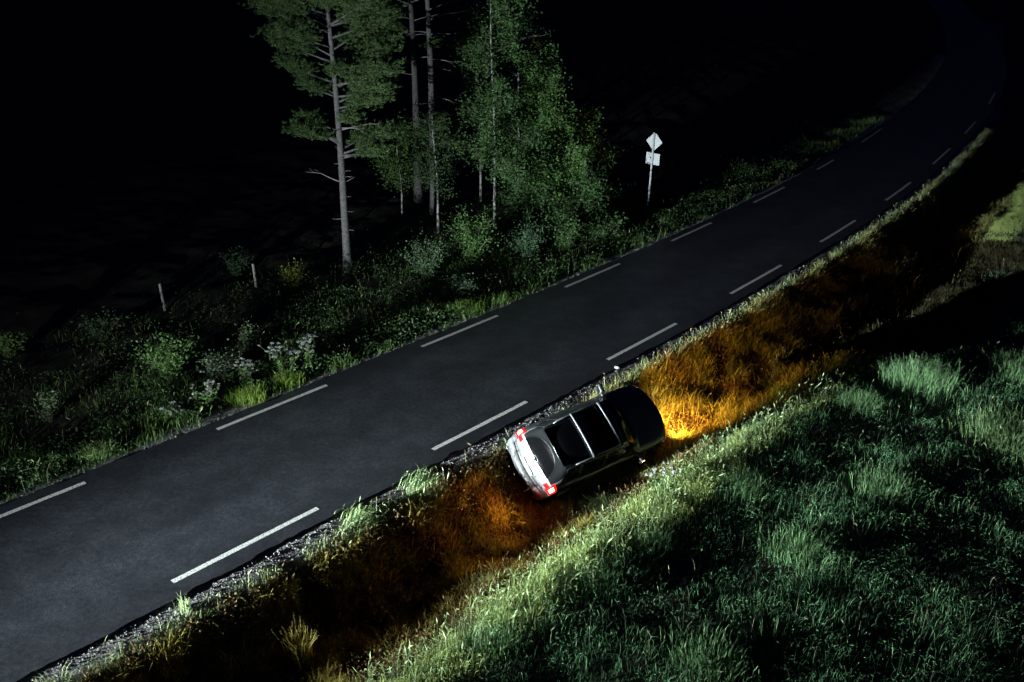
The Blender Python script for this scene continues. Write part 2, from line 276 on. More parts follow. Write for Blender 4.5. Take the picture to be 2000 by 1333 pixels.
def seeds(acc,P,h,ca,head=.14):
    s,o,x,y,z=P; n=len(x); ang=RNG.uniform(0,6.28,n); lean=RNG.uniform(.05,.45,n); acc.add(*blades(x,y,z,h,np.full(n,.010),ang,lean,mixtint(n,ca,ca,.2)))
    L=np.stack([np.cos(ang),np.sin(ang),0*ang],1); tip=np.stack([x,y,z],1)+[0,0,1]*np.stack([h*0,h*0,h*np.maximum(.25,1-.45*lean**2)],1)+L*(h*lean*.95)[:,None]
    d=L*RNG.uniform(.2,1,n)[:,None]+[0,0,.8]; d/=np.linalg.norm(d,axis=1)[:,None]; sd=np.cross(d,RNG.normal(size=(n,3))); sd/=np.linalg.norm(sd,axis=1)[:,None]; hd=(head*RNG.uniform(.6,1.3,n))[:,None]
    V=np.stack([tip-d*hd*.6,tip+sd*hd*.09,tip+d*hd*.5,tip-sd*hd*.09],1).reshape(-1,3); k=np.arange(n)[:,None]*4
    acc.add(V,np.stack([k+[[0,1,2]],k+[[0,2,3]]],1).reshape(-1,3),np.repeat(mixtint(n,np.array(ca)*1.0,np.array(ca)*1.35,.2),4,0))
GREEN=(.055,.125,.060); MINT=(.115,.225,.115); DRY=(.20,.19,.09); OLIVE=(.10,.12,.035); BROWN=(.12,.085,.045)
# field beyond the ditch: uneven meadow with tall and short patches
A=Acc(); hf=lambda x,y:.07+.50*np.clip(fbm(x/1.5,y/1.5,41,3)-.25,0,1)+.38*np.clip(fbm(x/.42,y/.42,44,2)-.42,0,1)
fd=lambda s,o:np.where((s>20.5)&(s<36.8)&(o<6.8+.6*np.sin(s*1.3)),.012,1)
P=patch(950000,-8,62,5.0,26,lambda s,o,x,y:np.clip(.25+1.3*(fbm(x/1.1,y/1.1,43)-.3),.1,1)*np.where(y<34,1,.45)*.62*fd(s,o))
n=len(P[0]); grass(A,P,hf(P[2],P[3])*RNG.uniform(.45,1.2,n),RNG.uniform(.006,.015,n),RNG.uniform(.1,1.1,n),GREEN,MINT,.4)
P=patch(520000,-8,60,5.0,24,lambda s,o,x,y:np.clip((fbm(x/.5,y/.5,53,2)-.38)*4,0,1)*np.where(y<34,1,.4)*.7*fd(s,o)); n=len(P[0]); pp=np.stack([P[2],P[3],P[4]+hf(P[2],P[3])*RNG.uniform(.25,1.1,n)],1); A.add(*leaves(pp,RNG.uniform(.03,.085,n),mixtint(n,GREEN,MINT,.35),.12))
P=patch(3800,-8,60,5.0,24,lambda s,o,x,y:fbm(x/2,y/2,47)*.8); n=len(P[0]); seeds(A,P,hf(P[2],P[3])*1.1+RNG.uniform(.05,.25,n),(.15,.17,.11),.10)
A.build('meadow_grass',M['grass'],label='uneven tall green meadow grass on the field beyond the ditch',cat='grass',kind='stuff')
# crest of the ditch bank
A=Acc(); P=patch(330000,-8,60,4.3,6.3,lambda s,o,x,y:np.exp(-((o-5.35)/.55)**2)*np.clip(.5+(fbm(x/.8,y/.8,61)-.4)*2,.15,1)*np.where(s<34,1,.6)*np.where((s>20.5)&(s<36.8),.010,1)); n=len(P[0])
grass(A,P,(.10+.52*np.clip(fbm(P[2]/.75,P[3]/.75,63,2)-.28,0,1))*RNG.uniform(.6,1.3,n),RNG.uniform(.007,.015,n),RNG.uniform(.1,.9,n),(.17,.24,.07),(.33,.39,.14),.35)
P=patch(1600,-8,20,4.6,6.0); n=len(P[0]); seeds(A,P,RNG.uniform(.4,.7,n),(.15,.20,.10))
P=patch(60000,-8,60,4.5,6.2,lambda s,o,x,y:np.clip((fbm(x/.5,y/.5,67,2)-.35)*4,0,1)*np.where((s>20.5)&(s<36.8),.008,1)); n=len(P[0]); pp=np.stack([P[2],P[3],P[4]+RNG.uniform(.05,.42,n)],1); A.add(*leaves(pp,RNG.uniform(.03,.08,n),mixtint(n,(.18,.24,.08),(.31,.37,.14),.3),.12))
A.build('bank_grass',M['grass'],label='dense pale green grass along the crest of the ditch bank',cat='grass',kind='stuff')
# inside the ditch: flattened dry grass, low weeds
A=Acc(); den=lambda s,o,x,y:np.clip(.15+1.6*(fbm(x/.8,y/.8,71)-.35),.04,1)*notcar(x,y)*np.where((s>20)&(s<37)&(o>3.3),.02,1)
P=patch(230000,-6,60,1.15,4.7,den); n=len(P[0]); tall=np.clip(fbm(P[2]/1.0,P[3]/1.0,73)-.35,0,1); fw=np.clip((P[0]-10)/3,0,1)
grass(A,P,(.06+(.65+.55*fw)*tall)*RNG.uniform(.5,1.3,n),RNG.uniform(.007,.018,n),RNG.uniform(.3,1.2,n),(.115,.075,.035),(.17,.13,.055),.4)
P=patch(90000,11,45,1.2,4.6,lambda s,o,x,y:np.clip((fbm(x/.6,y/.6,75,2)-.42)*5,0,1)*notcar(x,y)*np.where((s>20)&(s<37)&(o>3.3),.02,1)); n=len(P[0]); grass(A,P,RNG.uniform(.2,.65,n),RNG.uniform(.010,.022,n),RNG.uniform(.2,1.0,n),(.17,.19,.07),(.28,.28,.11))
P=patch(110000,-6,45,1.2,4.6,lambda s,o,x,y:(fbm(x/.6,y/.6,77,2)>.47)*notcar(x,y)*.8*np.where((s>20)&(s<37)&(o>3.3),.02,1)); n=len(P[0]); pp=np.stack([P[2],P[3],P[4]+RNG.random(n)**1.5*.34],1); A.add(*leaves(pp,RNG.uniform(.03,.075,n),mixtint(n,(.12,.07,.035),(.15,.11,.05),.4)))
P=patch(60000,-3,10,1.4,4.3,lambda s,o,x,y:np.clip((fbm(x/.45,y/.45,78,2)-.46)*6,0,1)*notcar(x,y)); n=len(P[0]); cl=fbm(P[2]/.7,P[3]/.7,79,2)[:,None]; A.add(*blades(P[2],P[3],P[4]-.02,RNG.uniform(.12,.5,n),RNG.uniform(.008,.02,n),RNG.uniform(0,6.28,n),RNG.uniform(.2,1.1,n),np.clip((cl-.3)*2.5,0,1)*np.array([.30,.26,.06])+(1-np.clip((cl-.3)*2.5,0,1))*np.array([.12,.13,.05])))
P=patch(90000,2,10,1.3,4.3,lambda s,o,x,y:notcar(x,y)*.8); n=len(P[0]); grass(A,P,RNG.uniform(.05,.28,n),RNG.uniform(.008,.018,n),RNG.uniform(.4,1.3,n),(.10,.06,.03),(.17,.12,.05),.4)
P=patch(1000,-6,20,1.3,4.6,lambda s,o,x,y:notcar(x,y)*.8); n=len(P[0]); seeds(A,P,RNG.uniform(.25,.55,n),(.16,.12,.06),.09)
A.build('ditch_grass',M['grass'],label='dry reddish brown grass and weeds filling the ditch',cat='grass',kind='stuff')
A=Acc(); P=patch(90000,19.5,37.5,3.2,7.6,lambda s,o,x,y:np.clip(.3+1.5*(fbm(x/.8,y/.8,101)-.3),.1,1)); n=len(P[0]); grass(A,P,(.10+.5*np.clip(fbm(P[2]/.9,P[3]/.9,103)-.3,0,1))*RNG.uniform(.5,1.3,n),RNG.uniform(.010,.022,n),RNG.uniform(.2,1.1,n),(.030,.026,.016),(.050,.045,.022),.4)  # near-black tint paints the car's shadow into these weeds on the bank
A.build('shadow_weeds',M['grass'],label='weeds tinted near black as shadow on the far stretch of the ditch bank',cat='weeds',kind='stuff')
# fringe on the road edge above the ditch
A=Acc()
def fr(s,o,x,y):
    p=np.clip((fbm(s/1.1,0*s,81)-.40)*5,0,1)*.75*np.interp(s,[-3.2,-2.4,2.0,3.2],[1.3,.5,.5,1.0]); far=np.clip((s-12)/3,0,1); p=np.maximum(p,far*np.clip((fbm(s/1.6,0*s,82)-.25)*4,.1,1)); return (1-rut(s,o))*p*np.exp(-((o-1.22-.05*far)/.22)**2)*np.where((s>7.4)&(s<12.5),.15,1)
P=patch(170000,-6,62,.7,2.0,fr); n=len(P[0]); grass(A,P,(.10+.30*fbm(P[2]/.7,P[3]/.7,83))*np.where(P[0]<-2.6,1.6,np.where(P[0]<8,.7,1))*RNG.uniform(.5,1.25,n),RNG.uniform(.007,.015,n),RNG.uniform(.3,1.2,n),(.14,.21,.09),(.24,.27,.14))
P=patch(1500,-6,60,.7,1.5,fr); n=len(P[0]); seeds(A,P,RNG.uniform(.2,.55,n),(.22,.23,.14))
A.build('verge_fringe_grass',M['grass'],label='ragged fringe of grass on the road edge above the ditch',cat='grass',kind='stuff')
# forest side verge
A=Acc(); den=lambda s,o,x,y:np.clip(.1+2.2*(fbm(x/1.0,y/1.0,91)-.38),.03,1)*np.clip((-5.55-o)/.35,0,1)*np.clip((o+11.5)/4,.05,1)*np.where(s>40,.3,1)
P=patch(230000,-6,62,-14,-5.5,den); n=len(P[0]); grass(A,P,(.10+.65*np.clip(fbm(P[2]/1.2,P[3]/1.2,93)-.25,0,1))*RNG.uniform(.5,1.3,n),RNG.uniform(.009,.02,n),RNG.uniform(.2,1.0,n),(.07,.13,.045),(.12,.19,.06))
P=patch(230000,-6,45,-16,-5.8,lambda s,o,x,y:np.clip((fbm(x/.8,y/.8,97,2)-.40)*4,0,1)*np.clip((o+14)/5.5,.03,1)*.85); n=len(P[0]); pp=np.stack([P[2],P[3],P[4]+RNG.random(n)**1.3*.55*fbm(P[2]/1.4,P[3]/1.4,98)*1.6],1); A.add(*leaves(pp,RNG.uniform(.04,.10,n),mixtint(n,(.045,.09,.035),(.075,.125,.05),.35),.24))
P=patch(700,-6,45,-12,-5.7); n=len(P[0]); seeds(A,P,RNG.uniform(.3,.7,n),(.15,.17,.10))
A.build('forest_verge_grass',M['grass'],label='rough grass and weeds between the road and the forest',cat='grass',kind='stuff')
# ------------------------------------------------------------------ plants that can be told apart
def gz1(x,y): return float(ground_z(x,y)[0])
def shrub(name,label,cat,x,y,rx,h,nl,ls,ca,cb,twigs=14,group=None,flowers=0,base=.15):
    z=gz1(x,y)-.03; t=empty(name,(x,y,z),label=label,cat=cat,group=group); st=Acc(); pts=[]
    for i in range(twigs):
        a=RNG.uniform(0,6.28); L=h*RNG.uniform(.55,1.0); r=rx*RNG.uniform(.15,1.0)*math.sqrt(1-(.75*L/h-.2)**2 if abs(.75*L/h-.2)<1 else .1)
        tip=np.array([math.cos(a)*r,math.sin(a)*r,L]); u=np.linspace(0,1,6)[:,None]; c=u*tip*[1,1,0]*u**.3+[0,0,1]*u*tip[2]+RNG.normal(0,.02*h,(6,3))*u
        st.add(*tube(c,np.linspace(.012,.004,6)*max(.6,h/1.2),4)); m=int(nl/twigs); q=RNG.uniform(base,1.05,m); idx=np.clip(q*5,0,4.999); j=idx.astype(int); f=(idx-j)[:,None]
        pts.append(c[j]*(1-f)+c[j+1]*f+RNG.normal(0,.10*rx+.03,(m,3))*(.4+q[:,None]*.9))
        if flowers and i<flowers:
            pass
    P=np.concatenate(pts); P[:,2]=np.maximum(P[:,2],.03); st.build('stems',M['twig'],t); B=Acc(); B.add(*leaves(P,RNG.uniform(.6,1.3,len(P))*ls,mixtint(len(P),ca,cb))); B.build('foliage',M['leaf'],t); return t
def umbel(label,x,y,h,nst,spread,group,heads=.10,white=(.20,.215,.21)):
    """tall white-flowered umbellifer: stems, leaves, flat flower heads"""
    z=gz1(x,y)-.03; t=empty('flowering_plant',(x,y,z),label=label,cat='wildflower',group=group); st=Acc(); L=[]
    for i in range(nst):
        a=RNG.uniform(0,6.28); hh=h*RNG.uniform(.6,1); r=spread*RNG.uniform(.2,1); top=np.array([math.cos(a)*r,math.sin(a)*r,hh]); u=np.linspace(0,1,5)[:,None]; c=u*top*[1,1,0]+[0,0,1]*u*hh; st.add(*tube(c,np.linspace(.012,.005,5),4))
        L.append(c[1:4].repeat(10,0)+RNG.normal(0,.08,(30,3)))
        for k in range(RNG.integers(2,5)):
            q=top+np.array([RNG.normal(0,heads*.9),RNG.normal(0,heads*.9),RNG.uniform(.02,.12)]); st.add(*tube([top-[0,0,.06],q],[.004,.003],3)); rr=heads*RNG.uniform(.35,.7); n=40
            H=Acc(); an=RNG.uniform(0,6.28,n); ra=np.sqrt(RNG.random(n))*rr; pp=q+np.stack([np.cos(an)*ra,np.sin(an)*ra,.25*(rr-ra)+RNG.normal(0,.006,n)],1); H.add(*leaves(pp,RNG.uniform(.028,.045,n),mixtint(n,white,np.array(white)*.8,.1))); H.build('flower_head',M['flower'],t)
    st.build('stems',M['stem'],t); P=np.concatenate(L); B=Acc(); B.add(*leaves(P,RNG.uniform(.05,.11,len(P)),mixtint(len(P),(.06,.12,.04),(.09,.15,.05)))); B.build('foliage',M['leaf'],t); return t
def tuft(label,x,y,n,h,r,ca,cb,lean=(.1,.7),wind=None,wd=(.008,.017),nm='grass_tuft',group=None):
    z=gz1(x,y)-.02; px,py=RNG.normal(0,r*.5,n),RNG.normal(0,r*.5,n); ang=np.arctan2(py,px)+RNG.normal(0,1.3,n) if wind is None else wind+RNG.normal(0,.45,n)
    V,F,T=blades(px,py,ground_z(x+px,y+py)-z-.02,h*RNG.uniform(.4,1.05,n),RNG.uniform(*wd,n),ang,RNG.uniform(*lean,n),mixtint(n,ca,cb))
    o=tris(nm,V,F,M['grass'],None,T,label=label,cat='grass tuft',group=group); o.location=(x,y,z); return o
LG,DG=(.07,.135,.045),(.045,.085,.04)
# forest-side shrubs and weeds
shrub('shrub','broad leafy shrub left of the white flowers, below the left wooden post','shrub',-10.2,25.6,1.0,1.35,2600,.085,LG,(.09,.16,.05),22)
shrub('shrub','dim grey green shrub between the broad leafy shrub and the white flowers','shrub',-8.9,26.0,.8,.85,1300,.085,(.07,.10,.06),(.09,.12,.08),16)
shrub('sapling','small spindly sapling standing alone left of centre behind the white flowers','sapling',-8.5,27.9,.5,1.0,420,.09,(.08,.12,.06),(.11,.15,.08),9)
shrub('shrub','small pale leafy plant at the far left above the road edge','shrub',-12.7,23.0,.45,.95,480,.10,(.09,.13,.07),(.13,.17,.10),9)
shrub('shrub','yellowish green rounded bush just right of the second wooden post','shrub',-8.0,32.6,.75,.9,1300,.08,(.12,.16,.03),(.15,.19,.045),16)
shrub('shrub','dark bush just behind and left of the second wooden post','shrub',-10.4,33.8,.7,1.0,900,.085,DG,(.05,.10,.05),12)
shrub('shrub','bright green shrub cut off by the left edge of the picture','shrub',-15.3,26.2,.7,1.0,1000,.09,(.09,.15,.05),(.11,.18,.06),12)
shrub('shrub','dim bush in the darkness between left picture edge and left wooden post','shrub',-13.0,27.6,.8,.9,700,.09,DG,(.07,.11,.06),12)
shrub('shrub','leafy grey green bush at the left foot of the birch group','shrub',-3.3,34.4,.9,1.5,2000,.085,(.06,.11,.055),(.085,.14,.075),18)
shrub('shrub','taller fresh green bush under the birch trunks','shrub',-1.6,36.0,1.2,2.1,3400,.085,(.06,.13,.04),(.09,.17,.05),22)
shrub('shrub','blue green bush right of the taller bush below the birches','shrub',.6,37.3,1.1,1.5,2200,.085,(.055,.11,.06),(.07,.13,.07),18)
shrub('shrub','low dark shrub nearest the road below the birch group','shrub',-2.0,33.4,.8,.8,1100,.08,(.05,.09,.05),(.08,.12,.08),14)
shrub('shrub','dim low shrub between the birch group and the sign post','shrub',3.5,41.4,.9,.8,1000,.085,(.05,.10,.045),(.06,.11,.05),14)
shrub('shrub','leafy bush under the full birch at the right of the group','shrub',2.2,38.7,1.2,1.6,2600,.10,(.05,.10,.04),(.075,.135,.05),18)
shrub('shrub','bush at the lower right corner of the birch foliage near the sign','shrub',3.9,40.2,1.1,1.2,2400,.10,(.05,.095,.04),(.07,.125,.05),18)
shrub('shrub','small bush at the foot of the tall left pine','shrub',-6.1,34.2,.38,.5,380,.07,(.06,.10,.05),(.08,.12,.06),9)
WF='white flowers along the forest verge'
umbel('largest cluster of white flowers at the forest edge of the road',-6.9,25.9,1.05,13,.55,WF,.12)
umbel('white flower cluster on the upper right of the largest cluster',-6.2,26.5,1.1,9,.3,WF,.12)
umbel('white flowers just left of the bright yellow green tuft',-7.8,25.0,.95,7,.35,WF,.10)
umbel('sparse small white flowers left of the bright yellow green tuft',-8.6,23.7,.8,8,.5,WF,.08)
umbel('faint small white flowers lowest on the left verge',-9.3,23.0,.55,7,.4,WF,.07)
tuft('bright yellow green tuft of tall grass below the white flowers',-7.45,24.0,420,.55,.5,(.10,.17,.03),(.145,.21,.04))
tuft('second yellow green grass tuft close under the largest white flowers',-6.55,25.0,330,.5,.4,(.13,.21,.04),(.16,.24,.05))
tuft('yellow green grass tuft beside the road below the birch group',-1.55,30.9,500,.55,.5,(.10,.18,.03),(.14,.22,.045))
tuft('smaller green grass tuft just right of the tuft below the birches',-.55,31.6,350,.5,.4,(.09,.17,.05),(.12,.2,.05))
tuft('pale grass tuft beside the road at the far lower left verge',-10.5,21.0,480,.5,.4,(.11,.18,.06),(.15,.21,.08))
# ditch-side plants
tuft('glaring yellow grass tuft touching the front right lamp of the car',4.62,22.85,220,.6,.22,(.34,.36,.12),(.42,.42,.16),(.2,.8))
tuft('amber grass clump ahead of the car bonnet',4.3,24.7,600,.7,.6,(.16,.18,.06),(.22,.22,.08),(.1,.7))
umbel('white flowering weed on the bank right of the car',3.62,19.75,.75,9,.42,None,.06,(.34,.36,.34))
tuft('tall yellowish reed tuft in the ditch at the bottom of the picture',-4.1,14.5,150,1.05,.22,(.30,.27,.07),(.36,.33,.10),(.05,.4),None,(.014,.03))
tuft('drooping dark green grass clump right behind the car tail lamp',2.0,20.0,700,.62,.55,(.07,.13,.06),(.11,.17,.08),(.5,1.2),R(200))
tuft('bright tall grass clump standing alone on the right of the field',12.0,25.3,2600,.8,.85,(.11,.21,.10),(.17,.29,.14),(.1,.6))
tuft('tall tuft of grass on the bank crest left of the dark gap',7.9,24.6,500,.75,.35,(.12,.22,.09),(.17,.26,.12))
tuft('second dense grass clump on the field near the right picture edge',13.4,22.0,3000,.5,1.2,(.11,.18,.08),(.16,.25,.11))
for j,(x,y,n,h,r,lab) in enumerate([(1.75,15.9,900,.38,.5,'rounded pale clump on the crest below the car'),(-.35,14.1,900,.36,.5,'rounded pale clump on the crest near the bottom edge'),(5.6,19.6,1000,.42,.5,'tall clump on the crest right of the white flowering weed'),(3.1,17.4,800,.36,.45,'clump on the crest just left of the white flowering weed'),(9.9,24.0,900,.5,.6,'low wide clump behind the crest left of the lone clump'),(6.3,17.0,1000,.45,.7,'wide weed clump in the middle of the field'),(9.0,19.5,1000,.45,.7,'wide weed clump right of the field centre'),(3.6,13.6,900,.4,.7,'dim weed clump low on the field near the bottom edge'),(15.3,26.0,1300,.7,.8,'dim tall clump at the right edge of the field')]):
    tuft(lab,x,y,n,h,r,(.09,.17,.08),(.15,.26,.12),(.05,.7))
tuft('bent pale grass clump on the road edge just left of the car',-2.15,19.25,520,.42,.45,(.15,.23,.10),(.21,.28,.14),(.7,1.3),R(35))
tuft('windswept pale grass clump on the road edge left of centre',-3.4,17.9,420,.40,.4,(.15,.22,.10),(.20,.27,.13),(.7,1.3),R(35))
tuft('small upright pale grass tuft on the gravel at lower left',-6.35,14.85,60,.36,.12,(.20,.27,.13),(.26,.33,.17),(.1,.5))
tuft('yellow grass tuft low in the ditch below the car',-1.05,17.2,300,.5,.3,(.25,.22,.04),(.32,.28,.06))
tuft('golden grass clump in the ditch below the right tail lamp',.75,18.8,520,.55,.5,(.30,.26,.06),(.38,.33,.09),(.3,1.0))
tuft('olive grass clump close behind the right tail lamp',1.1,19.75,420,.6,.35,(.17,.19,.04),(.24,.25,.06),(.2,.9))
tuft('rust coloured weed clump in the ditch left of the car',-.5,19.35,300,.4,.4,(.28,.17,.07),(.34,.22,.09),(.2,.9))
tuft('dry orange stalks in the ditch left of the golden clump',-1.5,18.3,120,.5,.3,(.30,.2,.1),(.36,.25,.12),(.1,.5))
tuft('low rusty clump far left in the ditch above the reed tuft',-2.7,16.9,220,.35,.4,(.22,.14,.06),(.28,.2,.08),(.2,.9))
shrub('yellow_flower','small yellow flowering weed on the dark ditch slope','wildflower',-4.0,16.35,.28,.3,130,.05,(.42,.40,.10),(.5,.47,.14),6)
shrub('pale_weed','bent pale yellow weed lying on the ditch slope left of the car','weed',-1.25,19.3,.45,.3,220,.05,(.34,.33,.16),(.42,.40,.2),7)
def stick(label,x,y,dx,dy,dz):
    z=gz1(x,y); o=tris('fallen_stick',*tube([(0,0,.02),(dx*.5,dy*.5,dz*.55),(dx,dy,dz)],[.02,.017,.022],6),M['dead_wood'],smooth=True,label=label,cat='stick'); o.location=(x,y,z); return o
stick('pale broken stick leaning in the ditch left of the car',-1.55,19.4,.18,.3,.22)
def rock(label,x,y,r):
    bm=bmesh.new(); bmesh.ops.create_icosphere(bm,subdivisions=2,radius=r)
    for v in bm.verts: v.co*=1+.35*(random.random()-.5); v.co.z*=.8
    o=frombm('stone',bm,pm('pale_stone',(.22,.22,.22),.8,noise=.2),None,label=label,cat='stone'); o.location=(x,y,gz1(x,y)+r*.4); return o
rock('small pale stone on the road edge above the car bonnet',3.15,25.85,.085)
# ------------------------------------------------------------------ trees
def limb(base,az,el,L,r,droop=0,n=6,wob=.06):
    u=np.linspace(0,1,n); d=np.array([math.cos(az)*math.cos(el),math.sin(az)*math.cos(el),math.sin(el)]); c=np.array(base)+u[:,None]*L*d; c[:,2]+=droop*L*u**2; c+=RNG.normal(0,wob*L/n,(n,3))*u[:,None]; return c
def shoots(C,ln,tint,per=9):
    """needle bundles round shoot points"""
    n=len(C); P=np.repeat(C,per,0); d=RNG.normal(size=(n*per,3)); d[:,2]=np.abs(d[:,2])*.9+.15; d/=np.linalg.norm(d,axis=1)[:,None]; s=np.cross(d,RNG.normal(size=d.shape)); s/=np.linalg.norm(s,axis=1)[:,None]
    l=ln*RNG.uniform(.6,1.25,(n*per,1)); wd=.020*RNG.uniform(.7,1.3,(n*per,1)); V=np.stack([P-s*wd*.5,P+s*wd*.5,P+d*l],1).reshape(-1,3); return V,np.arange(n*per*3).reshape(-1,3),np.repeat(np.repeat(tint,per,0),3,0)
def pine(label,x,y,H,r0,limbs,dead,group,dens=1.0,tints=((.055,.10,.045),(.085,.125,.045))):
    z=gz1(x,y)-.05; t=empty('pine_tree',(x,y,z),label=label,cat='tree',group=group); u=np.linspace(0,1,16); c=np.stack([.10*np.sin(u*5)*u,.08*np.sin(u*4+1)*u,u*H],1)
    rad=r0*(1-.72*u)*(1+.35*np.exp(-u*40)); tris('trunk',*tube(c,rad,10),M['pine_bark'],t,smooth=True); at=lambda hz:np.array([np.interp(hz,c[:,2],c[:,0]),np.interp(hz,c[:,2],c[:,1]),hz])
    cr=Acc()
    for (hz,az,L,el) in limbs:
        b=limb(at(hz),az,el,L,.04,.05); tris('branch',*tube(b,np.linspace(.022+.012*L,.010,len(b)),5),M['pine_bark'],t,smooth=True); C=[]
        br=Acc()
        for k in range(int(6+6*L)):
            q=RNG.uniform(.38,1); idx=min(q*5,4.99); j=int(idx); p=b[j]*(1-idx+j)+b[j+1]*(idx-j); s2=limb(p,az+RNG.normal(0,.9),el*.5+RNG.uniform(.0,.7),L*RNG.uniform(.16,.36),.01,.1,4); br.add(*tube(s2,[.012,.010,.008,.005],4))
            mm=int((12+10*L)*dens); w_=RNG.uniform(.3,1.1,mm); jj=np.clip(w_*3,0,2.99).astype(int); ff=(w_*3-jj)[:,None]; cc=s2[jj]*(1-ff)+s2[jj+1]*ff+RNG.normal(0,.09+.03*L,(mm,3))*[1.2,1.2,.7]; C.append(cc)
        br.build('twigs',M['pine_bark'],t); C=np.concatenate(C); cr.add(*shoots(C,.15,mixtint(len(C),*tints,.25)))
    cr.build('crown',M['needle'],t)
    for (hz,az,L,el) in dead:
        b=limb(at(hz),az,el,L,.03,-.08,6,.18); tris('dead_branch',*tube(b,np.linspace(.012+.012*L,.005,len(b)),5),M['dead_wood'],t,smooth=True)
        if L>.7:
            for k in range(3): p=b[2+k]; s2=limb(p,az+RNG.choice([-1,1])*RNG.uniform(.4,.9),el-.1,L*.35,.01,-.1,4,.15); tris('dead_branch',*tube(s2,np.linspace(.012,.004,4),4),M['dead_wood'],t)
    return t
rnd=lambda a,b:RNG.uniform(a,b)
def ring(z0,z1,n,L0,L1,el=(.1,.5)): return [(rnd(z0,z1),rnd(0,6.28),rnd(L0,L1),rnd(*el)) for _ in range(n)]
TG='pines at the forest edge'
# camera looks along +Y, so azimuth 0 points right in the picture and pi to the left
l1=[(4.55,.1,1.9,.28),(4.5,-.35,1.5,.12),(4.7,.6,1.2,.35),(5.0,3.1,1.3,.30),(5.1,3.5,1.5,.2),(4.9,2.6,1.1,.3),(5.7,-.8,.9,.2),(6.6,3.3,1.2,.35),(6.7,2.7,1.1,.3),(6.4,.0,1.7,.35),(6.6,-.4,1.9,.15),(6.9,.5,1.5,.4),(7.3,-1.2,1.0,.3),(7.4,.2,1.8,.3),(7.8,3.4,1.9,.35),(8.0,2.8,1.9,.4),(8.3,3.9,1.6,.3),(8.2,.2,1.2,.5),(8.8,3.1,2.2,.3),(9.2,2.5,2.0,.3),(9.4,3.7,2.0,.3),(9.0,.0,1.3,.3),(5.9,.2,1.7,.3),(6.2,-.6,1.5,.2),(7.0,-.2,2.1,.2),(7.7,.4,2.2,.25),(8.6,.1,2.0,.3),(5.4,3.0,1.3,.25),(7.1,3.2,1.6,.3),(4.4,.2,2.1,.2)]+ring(8.8,11.5,14,1.2,2.3)
d1=[(3.5,3.0,1.5,.35),(3.45,.3,.55,.5),(2.95,.1,.28,.1),(3.9,.0,.35,.2),(2.4,.1,.35,.0),(1.7,.0,.35,-.05),(4.2,3.3,.3,.1),(2.1,3.2,.45,.1),(5.4,.2,1.4,.25),(5.5,-.3,1.0,.1),(3.7,-.2,.4,.15),(6.1,.1,1.0,.15)]
pine('tall pine standing nearest the road, left of the group, bare lower trunk',-6.29,34.47,12.5,.16,l1,d1,TG)
l2=[(8.9,3.2,1.5,.3),(8.3,3.6,1.2,.2),(9.5,.3,1.2,.3),(7.6,3.0,.9,.4)]+ring(9.0,13.5,16,1.3,2.3)
d2=[(6.8,.2,1.2,.3),(7.6,-.3,.9,.2),(5.9,3.1,.8,.2),(8.2,.1,1.2,.3),(4.6,.2,.6,.1)]
pine('middle pine with straight grey trunk, second from the left',-4.42,43.87,14,.19,l2,d2,TG)
l3=ring(10.2,14,14,1.2,2.2)+[(7.4,-1.0,.9,.2),(4.0,-1.2,1.1,.1),(3.3,-.4,1.3,.0),(3.6,3.6,1.0,.1),(2.7,-1.8,1.2,.0)]
d3=[(7.6,.2,1.7,.25),(7.9,-.3,1.4,.15),(8.5,.1,2.0,.3),(8.9,-.2,1.7,.35),(6.9,.1,1.6,-.05),(6.6,.4,1.2,-.15),(7.0,3.2,1.5,-.1),(9.4,3.0,1.3,-.2),(9.6,.2,1.5,.2),(5.4,-.1,1.9,-.25),(8.0,3.2,1.0,.1)]
pine('right pine with many bare dead branches, third from the left',-3.55,42.2,14.5,.19,l3,d3,TG,.9)
def birch(label,x,y,H,r0,crown,nl,ls,group,ca=LG,cb=(.085,.15,.05),lean=(0,0)):
    """crown = list of (height, azimuth, length, elevation, leaf spread)"""
    z=gz1(x,y)-.05; t=empty('birch_tree',(x,y,z),label=label,cat='tree',group=group); u=np.linspace(0,1,14); c=np.stack([lean[0]*u**1.5+.12*np.sin(u*6)*u,lean[1]*u**1.5+.1*np.sin(u*5+2)*u,u*H],1)
    tris('trunk',*tube(c,r0*(1-.8*u),8),M['birch_bark'],t,smooth=True); at=lambda hz:np.array([np.interp(hz,c[:,2],c[:,0]),np.interp(hz,c[:,2],c[:,1]),hz]); P=[]; W=sum(q[2] for q in crown)
    for (hz,az,L,el) in crown:
        b=limb(at(hz),az,el,L,.02,-.12,7,.12); tris('branch',*tube(b,np.linspace(.012+.010*L,.004,7),4),M['birch_bark'] if L>1.6 else M['twig'],t,smooth=True)
        m=int(nl*L/W); k=max(3,int(L*5)); q=RNG.uniform(.2,1.05,k); idx=np.clip(q*6,0,5.99); j=idx.astype(int); f=(idx-j)[:,None]; ctr=b[j]*(1-f)+b[j+1]*f+RNG.normal(0,.16*L**.6,(k,3))
        g=RNG.integers(0,k,m); sg=RNG.uniform(.08,.22,k)[g][:,None]; pp=ctr[g]+RNG.normal(0,1,(m,3))*sg*[1.1,1.1,1.3]; pp[:,2]-=np.abs(RNG.normal(0,.12,m)); P.append(pp)
    P=np.concatenate(P); P[:,2]=np.maximum(P[:,2],.1); B=Acc(); B.add(*leaves(P,RNG.uniform(.6,1.3,len(P))*ls,mixtint(len(P),ca,cb,.3))); B.build('crown',M['leaf'],t); return t
BG='birches beside the pines'
def bc(z0,z1,n,Lf,el=(.15,.7)):
    o=[]
    for _ in range(n):
        q=rnd(0,1); o.append((z0+(z1-z0)*q,rnd(0,6.28),Lf(q)*rnd(.7,1.15),rnd(*el)))
    return o
